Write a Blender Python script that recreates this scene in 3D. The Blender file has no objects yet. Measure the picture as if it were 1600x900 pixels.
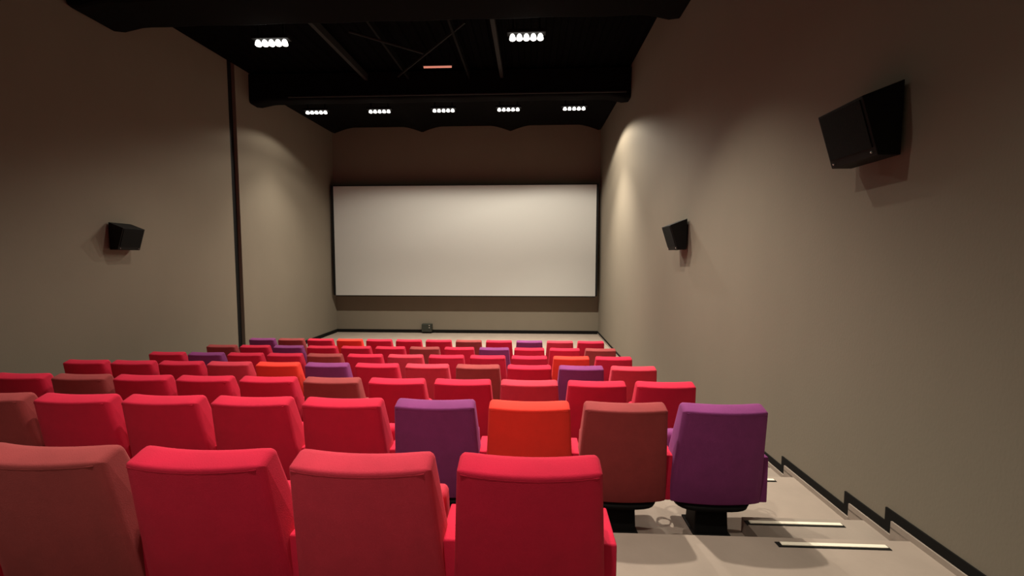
import bpy, bmesh, math, random
from mathutils import Vector, Matrix
random.seed(7)
SC = bpy.context.scene
COL = SC.collection
pi = math.pi

# ------------------------------------------------------------------ camera, world, exposure, lamps
EYE = 2.26                       # eye height above the flat floor by the screen
cam_d = bpy.data.cameras.new('camera')
cam_d.sensor_fit = 'HORIZONTAL'
cam_d.sensor_width = 36.0
cam_d.lens = 635.0 / 1600.0 * 36.0
cam_d.clip_start = 0.02
cam_d.clip_end = 200
cam = bpy.data.objects.new('camera', cam_d)
COL.objects.link(cam)
YAW, PITCH, ROLL = 0.043, 0.064, 0.001
cam.matrix_world = (Matrix.Translation((0, 0, EYE)) @ Matrix.Rotation(YAW, 4, 'Z')
                    @ Matrix.Rotation(pi / 2 - PITCH, 4, 'X') @ Matrix.Rotation(ROLL, 4, 'Z'))
SC.camera = cam

world = bpy.data.worlds.new('world')
SC.world = world
world.use_nodes = True
world.node_tree.nodes['Background'].inputs[0].default_value = (0.01, 0.01, 0.011, 1)
world.node_tree.nodes['Background'].inputs[1].default_value = 0.2
SC.view_settings.view_transform = 'Standard'
SC.view_settings.look = 'None'
SC.view_settings.gamma = 1.0
SC.view_settings.use_curve_mapping = False
SC.view_settings.exposure = 0.0

# ceiling spot bars: x, y(depth), height over the eye, wide power, narrow power
FIX = []
for j in range(5):
    FIX.append((-4.97 + j * 1.492, 9.5, 3.50, (60, 170, 230, 260, 380)[j], (500, 680, 700, 720, 1500)[j], 'far'))
FIX += [(-4.0, 6.35, 3.42, 20, 210, 'mid'), (-0.06, 6.35, 3.42, 90, 720, 'mid')]
FIX += [(-3.3, 3.4, 3.42, 10, 230, 'near'), (-0.75, 2.75, 3.42, 60, 430, 'near')]
FIX += [(0.40, 4.25, 3.42, 0, 1050, 'accent')]
FIX += [(-3.0, 0.2, 3.40, 5, 85, 'back'), (-0.4, 0.2, 3.40, 10, 380, 'back')]
FIX += [(-3.0, -2.4, 3.30, 3, 35, 'rear'), (-0.6, -2.4, 3.30, 3, 150, 'rear')]
WARM = (1.0, 0.91, 0.76)
TILT = {'accent': 2, 'far': 0, 'mid': 4, 'near': 0, 'back': 0, 'rear': -10}     # degrees the bars lean away from the screen
for (x, y, h, pw, pn, kind) in FIX:
    for (p, ang, bl, nm) in ((pw, 144 if kind == 'far' else 132, 0.22 if kind == 'far' else 0.8, 'spot_wide'),
                             (pn, {'far': 88, 'accent': 86}.get(kind, 104), 0.95 if kind == 'accent' else 0.95, 'spot_narrow')):
        if p <= 0:
            continue
        ld = bpy.data.lights.new(nm, 'SPOT')
        ld.energy = p
        ld.color = WARM
        ld.spot_size = math.radians(ang)
        ld.spot_blend = bl
        ld.shadow_soft_size = 0.05
        lo = bpy.data.objects.new(nm, ld)
        lo.location = (x, y, EYE + h - 0.13)
        lo.rotation_euler = (-math.radians(TILT[kind]), 0, 0)
        COL.objects.link(lo)

# ------------------------------------------------------------------ materials
def mat(name, color, rough=0.8, var=0.0, vscale=6.0, bump=0.0, bscale=200.0, sheen=0.0, metal=0.0,
        color2=None, emit=None, estr=0.0, stretch=None, spec=0.5):
    m = bpy.data.materials.new(name)
    m.use_nodes = True
    nt = m.node_tree
    b = nt.nodes['Principled BSDF']
    b.inputs['Base Color'].default_value = (*color, 1)
    b.inputs['Roughness'].default_value = rough
    b.inputs['Metallic'].default_value = metal
    b.inputs['Specular IOR Level'].default_value = spec
    if sheen:
        b.inputs['Sheen Weight'].default_value = sheen
        b.inputs['Sheen Roughness'].default_value = 0.45
        b.inputs['Sheen Tint'].default_value = (min(1, color[0] * 1.6 + .1), color[1] * 1.6 + .05, color[2] * 1.6 + .06, 1)
    tc = nt.nodes.new('ShaderNodeTexCoord')
    src = tc.outputs['Object']
    if stretch:
        mp = nt.nodes.new('ShaderNodeMapping')
        mp.inputs['Scale'].default_value = stretch
        nt.links.new(src, mp.inputs[0])
        src = mp.outputs[0]
    if var > 0:
        n = nt.nodes.new('ShaderNodeTexNoise')
        n.inputs['Scale'].default_value = vscale
        n.inputs['Detail'].default_value = 6
        n.inputs['Roughness'].default_value = 0.6
        nt.links.new(src, n.inputs['Vector'])
        r = nt.nodes.new('ShaderNodeMapRange')
        r.inputs[1].default_value = 0.3
        r.inputs[2].default_value = 0.7
        nt.links.new(n.outputs[0], r.inputs[0])
        mx = nt.nodes.new('ShaderNodeMix')
        mx.data_type = 'RGBA'
        c2 = color2 or tuple(c * (1 - var) for c in color)
        mx.inputs[6].default_value = (*c2, 1)
        mx.inputs[7].default_value = (*color, 1)
        nt.links.new(r.outputs[0], mx.inputs[0])
        nt.links.new(mx.outputs[2], b.inputs['Base Color'])
    if bump > 0:
        n = nt.nodes.new('ShaderNodeTexNoise')
        n.inputs['Scale'].default_value = bscale
        n.inputs['Detail'].default_value = 3
        nt.links.new(src, n.inputs['Vector'])
        bp = nt.nodes.new('ShaderNodeBump')
        bp.inputs['Strength'].default_value = bump
        bp.inputs['Distance'].default_value = 0.004
        nt.links.new(n.outputs[0], bp.inputs['Height'])
        nt.links.new(bp.outputs[0], b.inputs['Normal'])
    if emit:
        b.inputs['Emission Color'].default_value = (*emit, 1)
        b.inputs['Emission Strength'].default_value = estr
    return m

FAB = {
    'red': mat('fabric_red', (0.60, 0.0025, 0.040), 0.92, 0.14, 9, 0.25, 300, 0.12),
    'rasp': mat('fabric_raspberry', (0.60, 0.026, 0.060), 0.92, 0.16, 9, 0.25, 300, 0.25),
    'brown': mat('fabric_brown', (0.31, 0.038, 0.040), 0.92, 0.18, 9, 0.25, 300, 0.22),
    'purple': mat('fabric_purple', (0.22, 0.030, 0.165), 0.92, 0.18, 9, 0.25, 300, 0.25),
    'orange': mat('fabric_orange', (0.88, 0.034, 0.018), 0.92, 0.10, 9, 0.25, 300, 0.22),
}
M_WALL = mat('wall_paint', (0.166, 0.141, 0.105), 0.9, 0.07, 1.2, 0.15, 90, stretch=(1, 1, .5))
M_FLOOR = mat('floor_concrete', (0.30, 0.24, 0.195), 0.75, 0.16, 3.0, 0.2, 60)
M_RISER = mat('riser_concrete', (0.27, 0.22, 0.18), 0.8, 0.16, 4.0, 0.2, 60)
M_BLACK = mat('black_paint', (0.004, 0.004, 0.004), 0.7, spec=0.2)
M_BASE = mat('baseboard_black', (0.004, 0.0035, 0.003), 0.8, spec=0.15)
M_CEIL = mat('ceiling_black', (0.0020, 0.0018, 0.0022), 0.9, 0.3, 3, spec=0.03)
M_CLOTH = mat('black_cloth', (0.0035, 0.0035, 0.0035), 1.0, 0.2, 6, spec=0.1)
M_STEEL = mat('dark_steel', (0.005, 0.005, 0.005), 0.8, spec=0.1)
M_STEELL = mat('grey_steel', (0.0045, 0.004, 0.004), 0.8)
M_SCREEN = mat('screen_white', (0.41, 0.41, 0.39), 0.85, 0.02, 40, 0.05, 400)
M_PLASTIC = mat('speaker_black', (0.003, 0.003, 0.003), 0.6, spec=0.2)
M_GRILL = mat('speaker_grill', (0.004, 0.004, 0.0035), 0.8, 0.4, 60, 0.5, 250, spec=0.15)
M_ALU = mat('aluminium', (0.86, 0.80, 0.66), 0.45, metal=0.15)
M_LAMP = mat('lamp_glow', (1, 1, 1), 0.5, emit=(1, 0.97, 0.90), estr=3.5)
M_TUBE = mat('orange_tube', (0.6, 0.25, 0.18), 0.5, emit=(1.0, 0.36, 0.25), estr=0.55)
M_CHROME = mat('chrome', (0.8, 0.8, 0.78), 0.2, metal=1.0)
M_BOX = mat('box_dark', (0.018, 0.022, 0.016), 0.5)

# ------------------------------------------------------------------ helpers
def link(name, bm, m, parent=None, smooth=False, kind=None):
    bmesh.ops.recalc_face_normals(bm, faces=bm.faces)
    me = bpy.data.meshes.new(name)
    bm.to_mesh(me)
    bm.free()
    if smooth:
        for p in me.polygons:
            p.use_smooth = True
    me.materials.append(m)
    o = bpy.data.objects.new(name, me)
    COL.objects.link(o)
    if parent:
        o.parent = parent
    if kind:
        o['kind'] = kind
    return o

def empty(name, loc, label=None, cat=None, group=None):
    o = bpy.data.objects.new(name, None)
    o.empty_display_size = 0.1
    o.location = loc
    COL.objects.link(o)
    tag(o, label, cat, group)
    return o

def tag(o, label=None, cat=None, group=None):
    if label: o['label'] = label
    if cat: o['category'] = cat
    if group: o['group'] = group
    return o

def box(bm, x0, x1, y0, y1, z0, z1, bev=0.0):
    vs = [bm.verts.new(p) for p in ((x0, y0, z0), (x1, y0, z0), (x1, y1, z0), (x0, y1, z0),
                                    (x0, y0, z1), (x1, y0, z1), (x1, y1, z1), (x0, y1, z1))]
    fs = [bm.faces.new([vs[i] for i in f]) for f in ((0, 3, 2, 1), (4, 5, 6, 7), (0, 1, 5, 4), (1, 2, 6, 5), (2, 3, 7, 6), (3, 0, 4, 7))]
    if bev:
        es = {e for f in fs for e in f.edges}
        bmesh.ops.bevel(bm, geom=list(es), offset=bev, segments=2, affect='EDGES', profile=0.5)

def hexa(bm, pts, bev=0.0):
    """eight corners: bottom four then top four, same turning order"""
    vs = [bm.verts.new(p) for p in pts]
    fs = [bm.faces.new([vs[i] for i in f]) for f in ((0, 3, 2, 1), (4, 5, 6, 7), (0, 1, 5, 4), (1, 2, 6, 5), (2, 3, 7, 6), (3, 0, 4, 7))]
    if bev:
        es = {e for f in fs for e in f.edges}
        bmesh.ops.bevel(bm, geom=list(es), offset=bev, segments=2, affect='EDGES', profile=0.5)

def tube(bm, pts, r, n=8, closed=False):
    pts = [Vector(p) for p in pts]
    rings = []
    m = len(pts)
    for i, p in enumerate(pts):
        if closed:
            t = (pts[(i + 1) % m] - pts[i - 1]).normalized()
        else:
            t = (pts[min(i + 1, m - 1)] - pts[max(i - 1, 0)]).normalized()
        up = Vector((0, 0, 1)) if abs(t.z) < 0.9 else Vector((1, 0, 0))
        a = t.cross(up).normalized()
        b = t.cross(a).normalized()
        rings.append([bm.verts.new(p + a * r * math.cos(2 * pi * k / n) + b * r * math.sin(2 * pi * k / n)) for k in range(n)])
    for i in range(m if closed else m - 1):
        A, B = rings[i], rings[(i + 1) % m]
        for k in range(n):
            bm.faces.new((A[k], A[(k + 1) % n], B[(k + 1) % n], B[k]))
    if not closed:
        bm.faces.new(rings[0][::-1])
        bm.faces.new(rings[-1])

def lathe(bm, prof, cx, cy, n=16):
    rings = []
    for r, z in prof:
        rings.append([bm.verts.new((cx + r * math.cos(2 * pi * k / n), cy + r * math.sin(2 * pi * k / n), z)) for k in range(n)])
    for A, B in zip(rings, rings[1:]):
        for k in range(n):
            bm.faces.new((A[k], A[(k + 1) % n], B[(k + 1) % n], B[k]))
    bm.faces.new(rings[0][::-1])
    bm.faces.new(rings[-1])

def rounded_poly(quad, inset, r, seg):
    """inset a convex counter-clockwise polygon and round its corners; constant vertex count"""
    n = len(quad)
    lines = []
    for i in range(n):
        a = Vector(quad[i]); b = Vector(quad[(i + 1) % n])
        d = (b - a).normalized()
        nrm = Vector((-d.y, d.x))
        lines.append((a + nrm * inset, d))
    def isect(l1, l2):
        p, d = l1; q, e = l2
        den = d.x * e.y - d.y * e.x
        t = ((q.x - p.x) * e.y - (q.y - p.y) * e.x) / den
        return p + d * t
    cor = [isect(lines[i - 1], lines[i]) for i in range(n)]
    out = []
    for i in range(n):
        c = cor[i]
        d0 = (cor[i - 1] - c).normalized(); d1 = (cor[(i + 1) % n] - c).normalized()
        rr = max(r[i] - inset, 0.002)
        ang = math.acos(max(-1, min(1, d0.dot(d1))))
        t = rr / math.tan(ang / 2)
        bis = (d0 + d1).normalized()
        cen = c + bis * (rr / math.sin(ang / 2))
        p0 = c + d0 * t - cen; p1 = c + d1 * t - cen
        a0 = math.atan2(p0.y, p0.x); a1 = math.atan2(p1.y, p1.x)
        while a1 < a0: a1 += 2 * pi
        for k in range(seg + 1):
            a = a0 + (a1 - a0) * k / seg
            out.append(cen + Vector((math.cos(a), math.sin(a))) * rr)
    return out

def pillow(bm, quad, rc, half, r, bend=0.0, seg=4, stations=9, cx=0.0):
    """upholstered slab: side profile `quad` in (y, z), swept across x with rounded ends and a bent plan"""
    st = []
    for k in range(4):
        th = pi / 2 * k / 4
        st.append((1, -r + r * math.sin(pi / 2 - th), r * (1 - math.cos(pi / 2 - th))))
    ends = [(-1, a, b) for (_, a, b) in st]
    mids = [(m, 0, 0) for m in (-0.82 + 1.64 * k / (stations - 1) for k in range(stations))]
    seqs = [(s, a, b) for (s, a, b) in ends] + [(m, 'mid', 0) for (m, _, _) in mids] + [(s, a, b) for (s, a, b) in reversed(st)]
    rings = []
    for s, a, ins in seqs:
        poly = rounded_poly(quad, ins, rc, seg)
        ring = []
        for p in poly:
            hw = half(p.y)
            x = s * hw if a == 'mid' else s * (hw + a)
            y = p.x + bend * (x / hw) ** 2
            ring.append(bm.verts.new((cx + x, y, p.y)))
        rings.append(ring)
    n = len(rings[0])
    for A, B in zip(rings, rings[1:]):
        for k in range(n):
            bm.faces.new((A[k], A[(k + 1) % n], B[(k + 1) % n], B[k]))
    bm.faces.new(rings[0][::-1])
    bm.faces.new(rings[-1])

# ------------------------------------------------------------------ room shell
Z_BACK = 12.75           # screen wall
Y_REAR = -3.6
def xr(y): return 2.155 + (y - Z_BACK) * 0.0113          # right wall
XL_FAR0, XL_FAR1 = -6.19, -6.10                           # left wall: by the screen / by the trim
Y_TRIM = 8.40
def ceil_h(y): return EYE + 3.90 + 0.04 * (y - 6.5)

# levels: (start, end, drop below the eye)
ZR = [1.261, 2.287, 3.258, 4.252, 5.263, 6.246, 7.237]
HR = [0.622, 0.795, 0.957, 1.087, 1.222, 1.325, 1.403]
FR = [1.472, 1.645, 1.807, 1.937, 2.072, 2.175, 2.253]
edges = [2.147, 3.107, 4.09, 5.09, 6.09, 7.08]
LEV = [(Y_REAR, -0.9, 1.13), (-0.9, 0.12, 1.13), (0.12, 1.12, 1.30)]
st = 1.12
for i in range(6):
    LEV.append((st, edges[i], FR[i])); st = edges[i]
LEV.append((st, 8.05, FR[6]))
bm = bmesh.new()
box(bm, -6.6, 2.6, 8.05, Z_BACK + 0.3, -0.25, 0.0)
link('floor', bm, M_FLOOR, kind='structure')
for n, (a, b, h) in enumerate(LEV):
    top = EYE - h
    if top < 0.02:
        top = 0.006
    bm = bmesh.new()
    box(bm, -6.6, 2.6, a, b, -0.2, top)
    link('floor_platform', bm, M_FLOOR, kind='structure')
# half steps of the right-hand aisle, each with its nosing strip
half = []
AISLE = 1.30
for i in range(5):
    top = EYE - (FR[i] + FR[i + 1]) / 2 - (0.0 if i else -0.005)
    e = edges[i]
    bm = bmesh.new()
    box(bm, AISLE, xr(e) + 0.2, e + 0.0005, e + 0.30, EYE - FR[i + 1] - 0.02, top)
    link('floor_step', bm, M_RISER, kind='structure')
    half.append((e, e + 0.30, top))
strips = [(edges[i], EYE - FR[i]) for i in range(6)] + [(e1, t) for (_, e1, t) in half]
strips.sort()
ords = ['nearest', 'second nearest', 'third nearest', 'fourth nearest', 'fifth nearest', 'sixth', 'seventh', 'eighth', 'ninth', 'tenth', 'eleventh']
for n, (e, z) in enumerate(strips):
    t = empty('nosing_strip', (1.58, e - 0.05, z))
    tag(t, '%s bright aluminium strip on the right aisle steps' % ords[n], 'strip', 'aluminium strips on the aisle steps')
    bm = bmesh.new(); box(bm, -0.285, 0.28, -0.026, 0.013, -0.002, 0.003, 0.001); link('rubber_bed', bm, M_BLACK, t)
    bm = bmesh.new(); box(bm, -0.262, 0.272, -0.016, 0.008, 0.002, 0.008, 0.002); link('metal_insert', bm, M_ALU, t)

# walls
def wall(name, p0, p1, thick, z0, mtop=None):
    """vertical wall from plan point p0 to p1; the face is on the p0-p1 line, thickness goes to `thick`"""
    bm = bmesh.new()
    (x0, y0), (x1, y1) = p0, p1
    t = thick
    h0, h1 = ceil_h(y0) + 0.4, ceil_h(y1) + 0.4
    vs = [(x0, y0, z0), (x1, y1, z0), (x1 + t[0], y1 + t[1], z0), (x0 + t[0], y0 + t[1], z0),
          (x0, y0, h0), (x1, y1, h1), (x1 + t[0], y1 + t[1], h1), (x0 + t[0], y0 + t[1], h0)]
    hexa(bm, vs)
    return link(name, bm, M_WALL, kind='structure')
wall('wall_right', (xr(Y_REAR), Y_REAR), (xr(Z_BACK), Z_BACK), (0.3, 0), -0.2)
wall('wall_left_front', (XL_FAR1, Y_TRIM), (XL_FAR0, Z_BACK), (-0.3, 0), -0.2)
wall('wall_left', (-6.20, Y_REAR), (-6.16, Y_TRIM - 0.13), (-0.3, 0), -0.2)
wall('wall_front', (-6.6, Z_BACK), (2.6, Z_BACK), (0, 0.3), -0.2)
wall('wall_rear', (-6.6, Y_REAR), (2.6, Y_REAR), (0, -0.3), -0.2)
bm = bmesh.new()        # the dark slot between the two lengths of the left wall
box(bm, -6.45, -6.175, Y_TRIM - 0.15, Y_TRIM + 0.01, -0.1, ceil_h(8) + 0.3)
link('trim_1', bm, M_BLACK, kind='structure')

# baseboards: black band over a low concrete upstand, stepping down with the right-hand levels
steps = []
allev = [(a, b, (EYE - h) if EYE - h > .02 else 0.006) for a, b, h in LEV] + [(8.05, Z_BACK, 0.0)]
for a, b, t in allev:
    cut = a
    for (e0, e1, tt) in half:
        if abs(e0 - a) < 1e-4:
            steps.append((e0, e1, tt)); cut = e1
    steps.append((cut, b, t))
bmb = bmesh.new(); bmu = bmesh.new()
def strip_box(bmx, dx, a, b, lo, hi):
    hexa(bmx, [(xr(a) - dx, a, lo), (xr(a) + 0.01, a, lo), (xr(b) + 0.01, b, lo), (xr(b) - dx, b, lo),
               (xr(a) - dx, a, hi), (xr(a) + 0.01, a, hi), (xr(b) + 0.01, b, hi), (xr(b) - dx, b, hi)])
EXT = 0.17
for n, (a, b, t) in enumerate(steps):
    nt_ = steps[n + 1][2] if n + 1 < len(steps) else t
    drop = t - nt_
    a2 = a if n == 0 or steps[n - 1][2] - t < 0.01 else a + EXT
    b2 = b if drop < 0.01 else b + EXT
    strip_box(bmu, 0.020, a2 - (0 if a2 == a else EXT), b2 - (0.05 if b2 != b else 0), t - 0.01, t + 0.032)
    if b2 != b:
        strip_box(bmu, 0.020, b, b2 - 0.05, nt_ - 0.01, t)
    strip_box(bmb, 0.010, a2, b2, t + 0.032, t + 0.085)
    if b2 != b:
        strip_box(bmb, 0.010, b2 - 0.05, b2, nt_ + 0.032, t + 0.032)
bs = link('baseboard_right', bmb, M_BASE, kind='structure')
link('trim_2', bmu, M_RISER, kind='structure')
bm = bmesh.new()
box(bm, XL_FAR0 - 0.02, xr(Z_BACK) - 0.013, Z_BACK - 0.02, Z_BACK + 0.01, 0.0, 0.10)
link('baseboard_front', bm, M_BASE, kind='structure')
bm = bmesh.new()
hexa(bm, [(XL_FAR1 - .02, Y_TRIM, 0), (XL_FAR1 + .02, Y_TRIM, 0), (XL_FAR0 + .02, Z_BACK - .021, 0), (XL_FAR0 - .02, Z_BACK - .021, 0),
          (XL_FAR1 - .02, Y_TRIM, .1), (XL_FAR1 + .02, Y_TRIM, .1), (XL_FAR0 + .02, Z_BACK - .021, .1), (XL_FAR0 - .02, Z_BACK - .021, .1)])
link('baseboard_left', bm, M_BASE, kind='structure')

# ceiling: corrugated black deck
bm = bmesh.new()
xs = []
x = -6.6
while x < 2.6:
    xs += [(x, 0.0), (x + 0.10, 0.0), (x + 0.125, 0.035), (x + 0.225, 0.035)]
    x += 0.25
lo0 = [bm.verts.new((px, Y_REAR - 0.2, ceil_h(Y_REAR) + dz)) for px, dz in xs]
lo1 = [bm.verts.new((px, Z_BACK + 0.2, ceil_h(Z_BACK) + 0.12 + dz)) for px, dz in xs]
hi0 = [bm.verts.new((px, Y_REAR - 0.2, ceil_h(Y_REAR) + dz + 0.3)) for px, dz in xs]
hi1 = [bm.verts.new((px, Z_BACK + 0.2, ceil_h(Z_BACK) + 0.12 + dz + 0.3)) for px, dz in xs]
for i in range(len(xs) - 1):
    bm.faces.new((lo0[i], lo0[i + 1], lo1[i + 1], lo1[i]))
    bm.faces.new((hi0[i], hi1[i], hi1[i + 1], hi0[i + 1]))
link('ceiling', bm, M_CEIL, kind='structure')

# black cloth stretched under the deck by the screen wall, sagging along four lines
bm = bmesh.new()
NX, NY = 160, 8
rows_v = []
for j in range(NY + 1):
    y = 9.25 + (Z_BACK - 0.02 - 9.25) * j / NY
    row = []
    for i in range(NX + 1):
        x = -6.25 + (2.18 + 6.25) * i / NX
        base = ceil_h(y) + 0.02
        dip = 0.0
        for xc in (-6.1, -3.33, -0.60, 2.08):
            d = abs(x - xc)
            dip = max(dip, 0.17 * max(0.0, 1 - d / 0.62) ** 1.5)
        row.append(bm.verts.new((x, y, base - dip)))
    rows_v.append(row)
for j in range(NY):
    for i in range(NX):
        bm.faces.new((rows_v[j][i], rows_v[j][i + 1], rows_v[j + 1][i + 1], rows_v[j + 1][i]))
cl = link('ceiling_cloth', bm, M_CLOTH, smooth=True)
md = cl.modifiers.new('thick', 'SOLIDIFY'); md.thickness = 0.01; md.offset = 1
tag(cl, 'black cloth sagging in scallops under the ceiling above the screen', 'cloth')

# cross beams wrapped in black, with swollen ends
def beam(y0, y1, bottom, label):
    b = empty('ceiling_beam', (-2.0, (y0 + y1) / 2, EYE + bottom), label, 'beam', 'black cross beams of the ceiling')
    ym = (y0 + y1) / 2
    bm = bmesh.new()
    n = 60
    rings = []
    xa, xb = -6.14, xr(ym) - 0.005
    for i in range(n + 1):
        x = xa + (xb - xa) * i / n
        e = max(math.exp(-((x - xa - 0.12) / 0.22) ** 2), math.exp(-((x - xb + 0.12) / 0.22) ** 2))
        zb = bottom - 0.07 * e + 0.006 * math.sin(x * 5)
        top = ceil_h(ym) - EYE + 0.05
        r = 0.05
        prof = [(y0, top), (y0, zb + r), (y0 + r * .3, zb + r * .3), (y0 + r, zb), (y1 - r, zb), (y1 - r * .3, zb + r * .3), (y1, zb + r), (y1, top)]
        rings.append([bm.verts.new((x + 2.0, yy - ym, zz - bottom)) for yy, zz in prof])
    for A, B in zip(rings, rings[1:]):
        for k in range(8):
            bm.faces.new((A[k], A[(k + 1) % 8], B[(k + 1) % 8], B[k]))
    bm.faces.new(rings[0]); bm.faces.new(rings[-1][::-1])
    link('beam_wrap', bm, M_CLOTH, b)
    return b
beam(5.35, 6.02, 3.44, 'wide black wrapped cross beam along the top edge, nearest the viewer')
b2 = beam(8.83, 9.15, 3.50, 'black wrapped cross beam just before the row of five spotlights')
bm = bmesh.new()
tube(bm, [(-3.2, -0.215, 0.035), (4.0, -0.215, 0.035)], 0.02)
tag(link('pipe', bm, M_STEELL, b2), 'thin grey pipe along the beam')

# purlins and bracing rods under the deck between the beams
def member(name, pts, r, m, label, cat, group):
    c = sum((Vector(p) for p in pts), Vector()) / len(pts)
    bm = bmesh.new()
    tube(bm, [Vector(p) - c for p in pts], r, 6)
    o = link(name, bm, m)
    o.location = c
    tag(o, label, cat, group)
    return o
def purlin(x, w, label, m):
    bm = bmesh.new()
    y0, y1 = 6.03, 8.82
    zt0, zt1 = ceil_h(y0), ceil_h(y1)
    hexa(bm, [(-w, y0, zt0 - .12), (w, y0, zt0 - .12), (w, y1, zt1 - .12), (-w, y1, zt1 - .12),
              (-w, y0, zt0 + .01), (w, y0, zt0 + .01), (w, y1, zt1 + .01), (-w, y1, zt1 + .01)])
    o = link('ceiling_purlin', bm, m)
    o.location.x = x
    tag(o, label, 'purlin', 'ceiling purlins between the two beams')
purlin(-3.5, 0.035, 'leftmost dark steel purlin running towards the screen between the beams', M_STEELL)
purlin(-2.58, 0.02, 'thin dark purlin second from the left between the beams', M_STEEL)
purlin(-1.29, 0.02, 'thin dark purlin third from the left between the beams', M_STEEL)
purlin(-0.60, 0.035, 'rightmost grey steel purlin left of the right spotlight', M_STEELL)
z0 = EYE + 3.80
member('bracing_rod', [(-3.0, 6.85, z0), (-1.95, 7.60, z0)], 0.022, M_BLACK, 'black bracing rod slanting from the left purlin to the middle', 'rod', 'ceiling bracing rods')
member('bracing_rod', [(-1.05, 6.75, z0 + .045), (-2.75, 8.60, z0 + .045)], 0.022, M_BLACK, 'long black bracing rod slanting from right to left over the orange lamp bar', 'rod', 'ceiling bracing rods')
t = empty('lamp_bar', (-1.78, 8.0, EYE + 3.74), 'short dim orange lamp bar in the middle of the dark ceiling', 'lamp')
bm = bmesh.new(); tube(bm, [(-0.27, 0, 0), (0.27, 0, 0)], 0.018, 10); link('lamp_tube', bm, M_TUBE, t)
bm = bmesh.new(); box(bm, -0.29, 0.29, -0.03, 0.03, 0.018, 0.06); box(bm, -.25, -.22, -.01, .01, .05, .25); box(bm, .22, .25, -.01, .01, .05, .25)
link('housing', bm, M_BLACK, t)

# spotlight fixtures
def fixture(x, y, h, label, group):
    t = empty('spotlight_fixture', (x, y, EYE + h), label, 'spotlight', group)
    bm = bmesh.new()
    box(bm, -0.29, 0.29, -0.06, 0.06, 0.0, 0.05, 0.006)
    dz = ceil_h(y) - (EYE + h)
    for sx in (-.2, .2):
        box(bm, sx - .012, sx + .012, -.012, .012, 0.04, max(0.08, dz + 0.05))
    link('housing', bm, M_BLACK, t)
    for k in range(5):
        bm = bmesh.new()
        lathe(bm, [(0.020, 0.002), (0.036, -0.02), (0.044, -0.05), (0.046, -0.075), (0.034, -0.085)], 0, 0, 14)
        o = link('lamp', bm, M_LAMP, t, smooth=True)
        o.location.x = (k - 2) * 0.105
        if y > 9: o.scale = (0.9, 0.9, 0.7)
    return t
far_l = ['leftmost', 'second from left', 'middle', 'second from right', 'rightmost']
fi = 0
for (x, y, h, pw, pn, kind) in FIX:
    if kind == 'far':
        lb = '%s of the five small spotlight bars in the ceiling row above the screen' % far_l[fi]; fi += 1
        fixture(x, y, h, lb, 'spotlight bars in the row above the screen')
    elif kind == 'mid':
        fixture(x, y, h, 'large glowing five-lamp spotlight bar on the %s, between the beams' % ('left' if x < -2 else 'right'), 'large spotlight bars between the beams')
    else:
        where = {'near': 'over the third row', 'accent': 'over the fourth row', 'back': 'over the nearest row', 'rear': 'behind the viewer'}[kind]
        fixture(x, y, h, 'five-lamp spotlight bar %s, %s side' % (where, 'left' if x < -2 else 'right'), 'spotlight bars over the seats')

# ------------------------------------------------------------------ screen
SY = 12.42
scr = empty('cinema_screen', (-2.02, SY, EYE - 1.04), 'wide off-white cinema screen with thin black edge on the far wall', 'screen')
hw = 4.015; hh = 3.35
bm = bmesh.new(); box(bm, -hw, hw, -0.015, 0.01, 0, hh); link('screen_surface', bm, M_SCREEN, scr)
bm = bmesh.new()
box(bm, -hw - 0.07, -hw, -0.02, 0.03, -0.0, hh + 0.03)
box(bm, hw, hw + 0.06, -0.02, 0.03, -0.0, hh + 0.03)
box(bm, -hw, hw, -0.02, 0.03, hh, hh + 0.03)
box(bm, -hw, hw, 0.0, 0.03, -0.03, 0.0)
link('frame', bm, M_BLACK, scr)
for px in (-3.6, -1.2, 1.2, 3.6):
    for pz in (0.3, 3.0):
        bm = bmesh.new(); box(bm, px - .03, px + .03, 0.01, Z_BACK - SY, pz - .03, pz + .03)
        link('wall_bracket', bm, M_BLACK, scr)

# small connection box on the wall under the screen
t = empty('connection_box', (-3.24, Z_BACK - 0.02, 0.05), 'small black connection box with two shiny dots low under the screen', 'box')
bm = bmesh.new(); box(bm, -0.16, 0.16, -0.14, 0.0, 0.0, 0.25, 0.008); link('case', bm, M_BOX, t)
for zz in (0.21, 0.14):
    bm = bmesh.new(); lathe(bm, [(0.018, 0), (0.022, 0.008), (0.012, 0.02)], 0, 0, 10)
    o = link('socket', bm, M_CHROME, t); o.rotation_euler = (pi / 2, 0, 0); o.location = (0.09, -0.14, zz)

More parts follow.
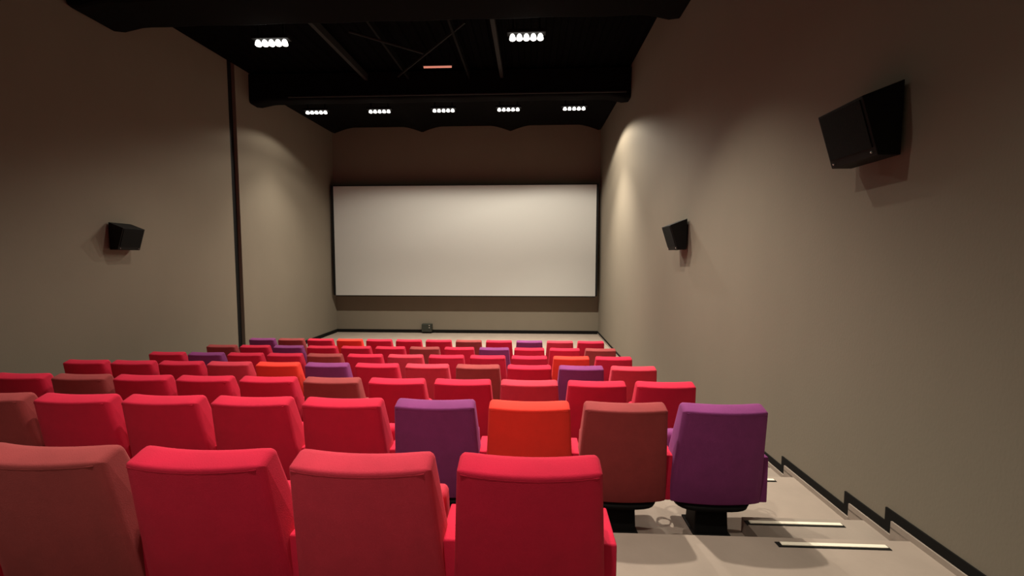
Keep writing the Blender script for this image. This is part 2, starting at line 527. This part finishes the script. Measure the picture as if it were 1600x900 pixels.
# ------------------------------------------------------------------ wall speakers
def speaker(side, xw, y, bottom, label):
    """side +1: on the right wall (body goes to -x), -1: on the left wall"""
    t = empty('wall_speaker', (xw, y, EYE + bottom), label, 'speaker', 'black wedge speakers on the side walls')
    s = -side
    W = 0.34; g = 0.025
    def P(d, yy, z): return (s * d, yy, z)
    bm = bmesh.new()
    hexa(bm, [P(g, 0, 0), P(.145, 0, 0), P(.145, W, 0), P(g, W, 0), P(g, 0, .40), P(.245, 0, .315), P(.245, W, .315), P(g, W, .40)], 0.004)
    link('cabinet', bm, M_PLASTIC, t)
    bm = bmesh.new()
    e = .018
    def Q(zz, yy, out): 
        f = zz / .315
        return P(.145 + .10 * f + out, yy, zz + (-0.3 * out))
    hexa(bm, [Q(.045, e, -.004), Q(.045, e, .006), Q(.045, W - e, .006), Q(.045, W - e, -.004),
              Q(.30, e, -.004), Q(.30, e, .006), Q(.30, W - e, .006), Q(.30, W - e, -.004)])
    link('grille', bm, M_GRILL, t)
    for yy in (0.03, W - .03):
        bm = bmesh.new()
        c = Q(.022, yy, .004)
        r = bmesh.ops.create_uvsphere(bm, u_segments=8, v_segments=6, radius=.006)
        bmesh.ops.translate(bm, verts=bm.verts, vec=c)
        link('screw', bm, M_CHROME, t)
    bm = bmesh.new()
    hexa(bm, [P(0, .1, .1), P(g + .01, .1, .1), P(g + .01, W - .1, .1), P(0, W - .1, .1), P(0, .1, .3), P(g + .01, .1, .3), P(g + .01, W - .1, .3), P(0, W - .1, .3)])
    link('bracket', bm, M_BLACK, t)
    return t
speaker(1, xr(2.5), 2.34, 0.585, 'largest black wedge speaker, high on the right wall near the viewer')
speaker(1, xr(5.5), 5.42, 0.165, 'small black wedge speaker farther along the right wall')
speaker(-1, -6.17, 5.72, 0.175, 'small black wedge speaker on the dark left wall')

# ------------------------------------------------------------------ cinema seats
# local origin: on the floor under the crest of the backrest; +y points at the screen
CREST = 0.85
RS, FS = 0.175, 0.38          # rear and front slopes of the backrest
def rear(z): return -0.058 + RS * (CREST - 0.02 - z)
def front(z): return 0.035 + FS * (CREST - z)
def hwf(z): return 0.231 + 0.038 * (CREST - z) / 0.62
def mesh_of(fn, name, smooth=True):
    bm = bmesh.new(); fn(bm)
    bmesh.ops.recalc_face_normals(bm, faces=bm.faces)
    me = bpy.data.meshes.new(name); bm.to_mesh(me); bm.free()
    for p in me.polygons: p.use_smooth = smooth
    return me
def m_back(bm):
    q = [(rear(.225), .225), (front(.225) - .02, .225), (front(CREST), CREST), (rear(CREST - .012), CREST - .036)]
    pillow(bm, q, [.012, .03, .034, .013], hwf, .026, bend=.034)
def m_piping(bm):
    pts = []
    for k in range(25):
        u = -0.93 + 1.86 * k / 24
        z = CREST - .050
        pts.append((u * hwf(z), rear(z) + .034 * u * u - 0.0015, z))
    tube(bm, pts, .0032, 6)
def m_cushion(bm):
    # tipped-up seat
    q = [(.255, .25), (.40, .28), (.345, .57), (.245, .57)]
    pillow(bm, q, [.03, .04, .04, .035], lambda z: .222, .03, bend=.012)
def m_arm(bm):
    q = [(.085, .23), (.29, .23), (.29, .515), (.085, .505)]
    pillow(bm, q, [.006, .01, .012, .008], lambda z: .034, .007, stations=3)
def m_pan(bm):
    lathe_r = [(.06, .19), (.17, .195), (.215, .21), (.225, .235), (.10, .245)]
    rings = []
    n = 28
    for r, z in lathe_r:
        rings.append([bm.verts.new((r * math.copysign(abs(math.cos(a)) ** .6, math.cos(a)), .20 + .62 * r * math.copysign(abs(math.sin(a)) ** .6, math.sin(a)), z)) for a in (2 * pi * k / n for k in range(n))])
    for A, B in zip(rings, rings[1:]):
        for k in range(n): bm.faces.new((A[k], A[(k + 1) % n], B[(k + 1) % n], B[k]))
    bm.faces.new(rings[0][::-1]); bm.faces.new(rings[-1])
def m_ped(bm):
    pts = [(-.10, .11, .0), (.10, .11, .0), (.10, .27, .0), (-.10, .27, .0), (-.092, .12, .2), (.092, .12, .2), (.092, .26, .2), (-.092, .26, .2)]
    hexa(bm, pts, .012)
def m_foot(bm):
    box(bm, -.11, .11, .10, .30, 0, .012, .004)
def m_ring(bm):
    n = 20
    tube(bm, [(0.048 * math.cos(2 * pi * k / n), 0.048 * math.sin(2 * pi * k / n), 0) for k in range(n)], .006, 6, closed=True)
    tube(bm, [(.038 * math.cos(2 * pi * k / n), .038 * math.sin(2 * pi * k / n), -.06) for k in range(n)], .004, 6, closed=True)
    for a in (0, pi / 2, pi, 3 * pi / 2):
        tube(bm, [(0.048 * math.cos(a), 0.048 * math.sin(a), 0), (.038 * math.cos(a), .038 * math.sin(a), -.06)], .003, 6)
    box(bm, -.012, .012, -.075, -.05, -.02, .006)
me_back = mesh_of(m_back, 'backrest'); me_pip = mesh_of(m_piping, 'piping'); me_cus = mesh_of(m_cushion, 'seat_cushion')
me_arm = mesh_of(m_arm, 'armrest'); me_pan = mesh_of(m_pan, 'seat_pan'); me_ped = mesh_of(m_ped, 'pedestal', False)
me_foot = mesh_of(m_foot, 'foot_plate', False); me_ring = mesh_of(m_ring, 'cup_holder')
# one material slot on the mesh; the colour is set per object
for me in (me_back, me_pip, me_cus): me.materials.append(FAB['red'])
me_arm.materials.append(FAB['red'])
for me in (me_pan, me_ped, me_foot, me_ring): me.materials.append(M_BLACK)

def child(name, me, parent, loc=(0, 0, 0), m=None):
    o = bpy.data.objects.new(name, me)
    COL.objects.link(o)
    o.parent = parent
    o.location = loc
    if m:
        o.material_slots[0].link = 'OBJECT'
        o.material_slots[0].material = m
    return o
def arm(parent, x, m='red'):
    a = child('armrest', me_arm, parent, (x, 0, 0), FAB[m])
    r = child('cup_holder', me_ring, a, (0, .36, .41))
def make_seat(x, y, z, colour, label, group, last=False, aisle=False):
    t = empty('cinema_chair', (x, y, z), label, 'seat', group)
    f = FAB[colour]
    b = child('backrest', me_back, t, m=f)
    p = child('piping', me_pip, b, m=f)
    child('seat_cushion', me_cus, t, m=f)
    arm(t, 0.268 if aisle else 0.275, colour if aisle else 'red')
    if last: arm(t, -0.275)
    child('seat_pan', me_pan, t, (0, -0.01, -0.028))
    p = child('pedestal', me_ped, t)
    child('foot_plate', me_foot, p)
    return t

R_, K_, B_, P_, O_ = 'red', 'rasp', 'brown', 'purple', 'orange'
ROWS = [  # from k = 2 (aisle end) to the left; the nearest row ends at k = 0
    (0, [R_, K_, R_, B_, R_]),
    (2, [P_, B_, O_, P_, R_, R_, R_, R_, B_, R_]),
    (2, [R_, R_, K_, R_, R_, B_, R_, R_, R_, B_, R_, R_]),
    (2, [K_, P_, R_, B_, K_, R_, P_, O_, K_, R_, R_, R_]),
    (2, [R_, O_, R_, R_, R_, K_, R_, B_, R_, R_, P_, R_]),
    (2, [B_, R_, R_, P_, R_, B_, R_, R_, R_, P_, R_, B_]),
    (2, [R_, K_, P_, R_, B_, R_, R_, R_, O_, R_, B_, P_]),
]
ROWNAME = ['nearest row', 'second row from the viewer', 'third row from the viewer', 'fourth row from the viewer',
           'fifth row from the viewer', 'second row from the screen', 'front row by the screen']
CN = {'red': 'bright red', 'rasp': 'faded raspberry red', 'brown': 'brownish brick-red', 'purple': 'purple', 'orange': 'orange'}
NTH = ['', 'second', 'third', 'fourth', 'fifth', 'sixth', 'seventh', 'eighth', 'ninth', 'tenth', 'eleventh', 'twelfth']
for i, (k0, cols) in enumerate(ROWS):
    for n, c in enumerate(cols):
        k = k0 - n
        if n == 0:
            pos = 'at the right end'
        elif n == len(cols) - 1 and len(cols) == 12:
            pos = 'at the left end'
        else:
            pos = '%s from right' % NTH[n]
        label = '%s cinema seat %s of the %s' % (CN[c], pos, ROWNAME[i])
        zf = EYE - HR[i] - CREST
        fl = max(EYE - FR[i], 0.006)
        make_seat(0.0015 + k * 0.55, ZR[i], fl, c, label, 'cinema seats in the ' + ROWNAME[i], last=(n == len(cols) - 1), aisle=(n == 0))
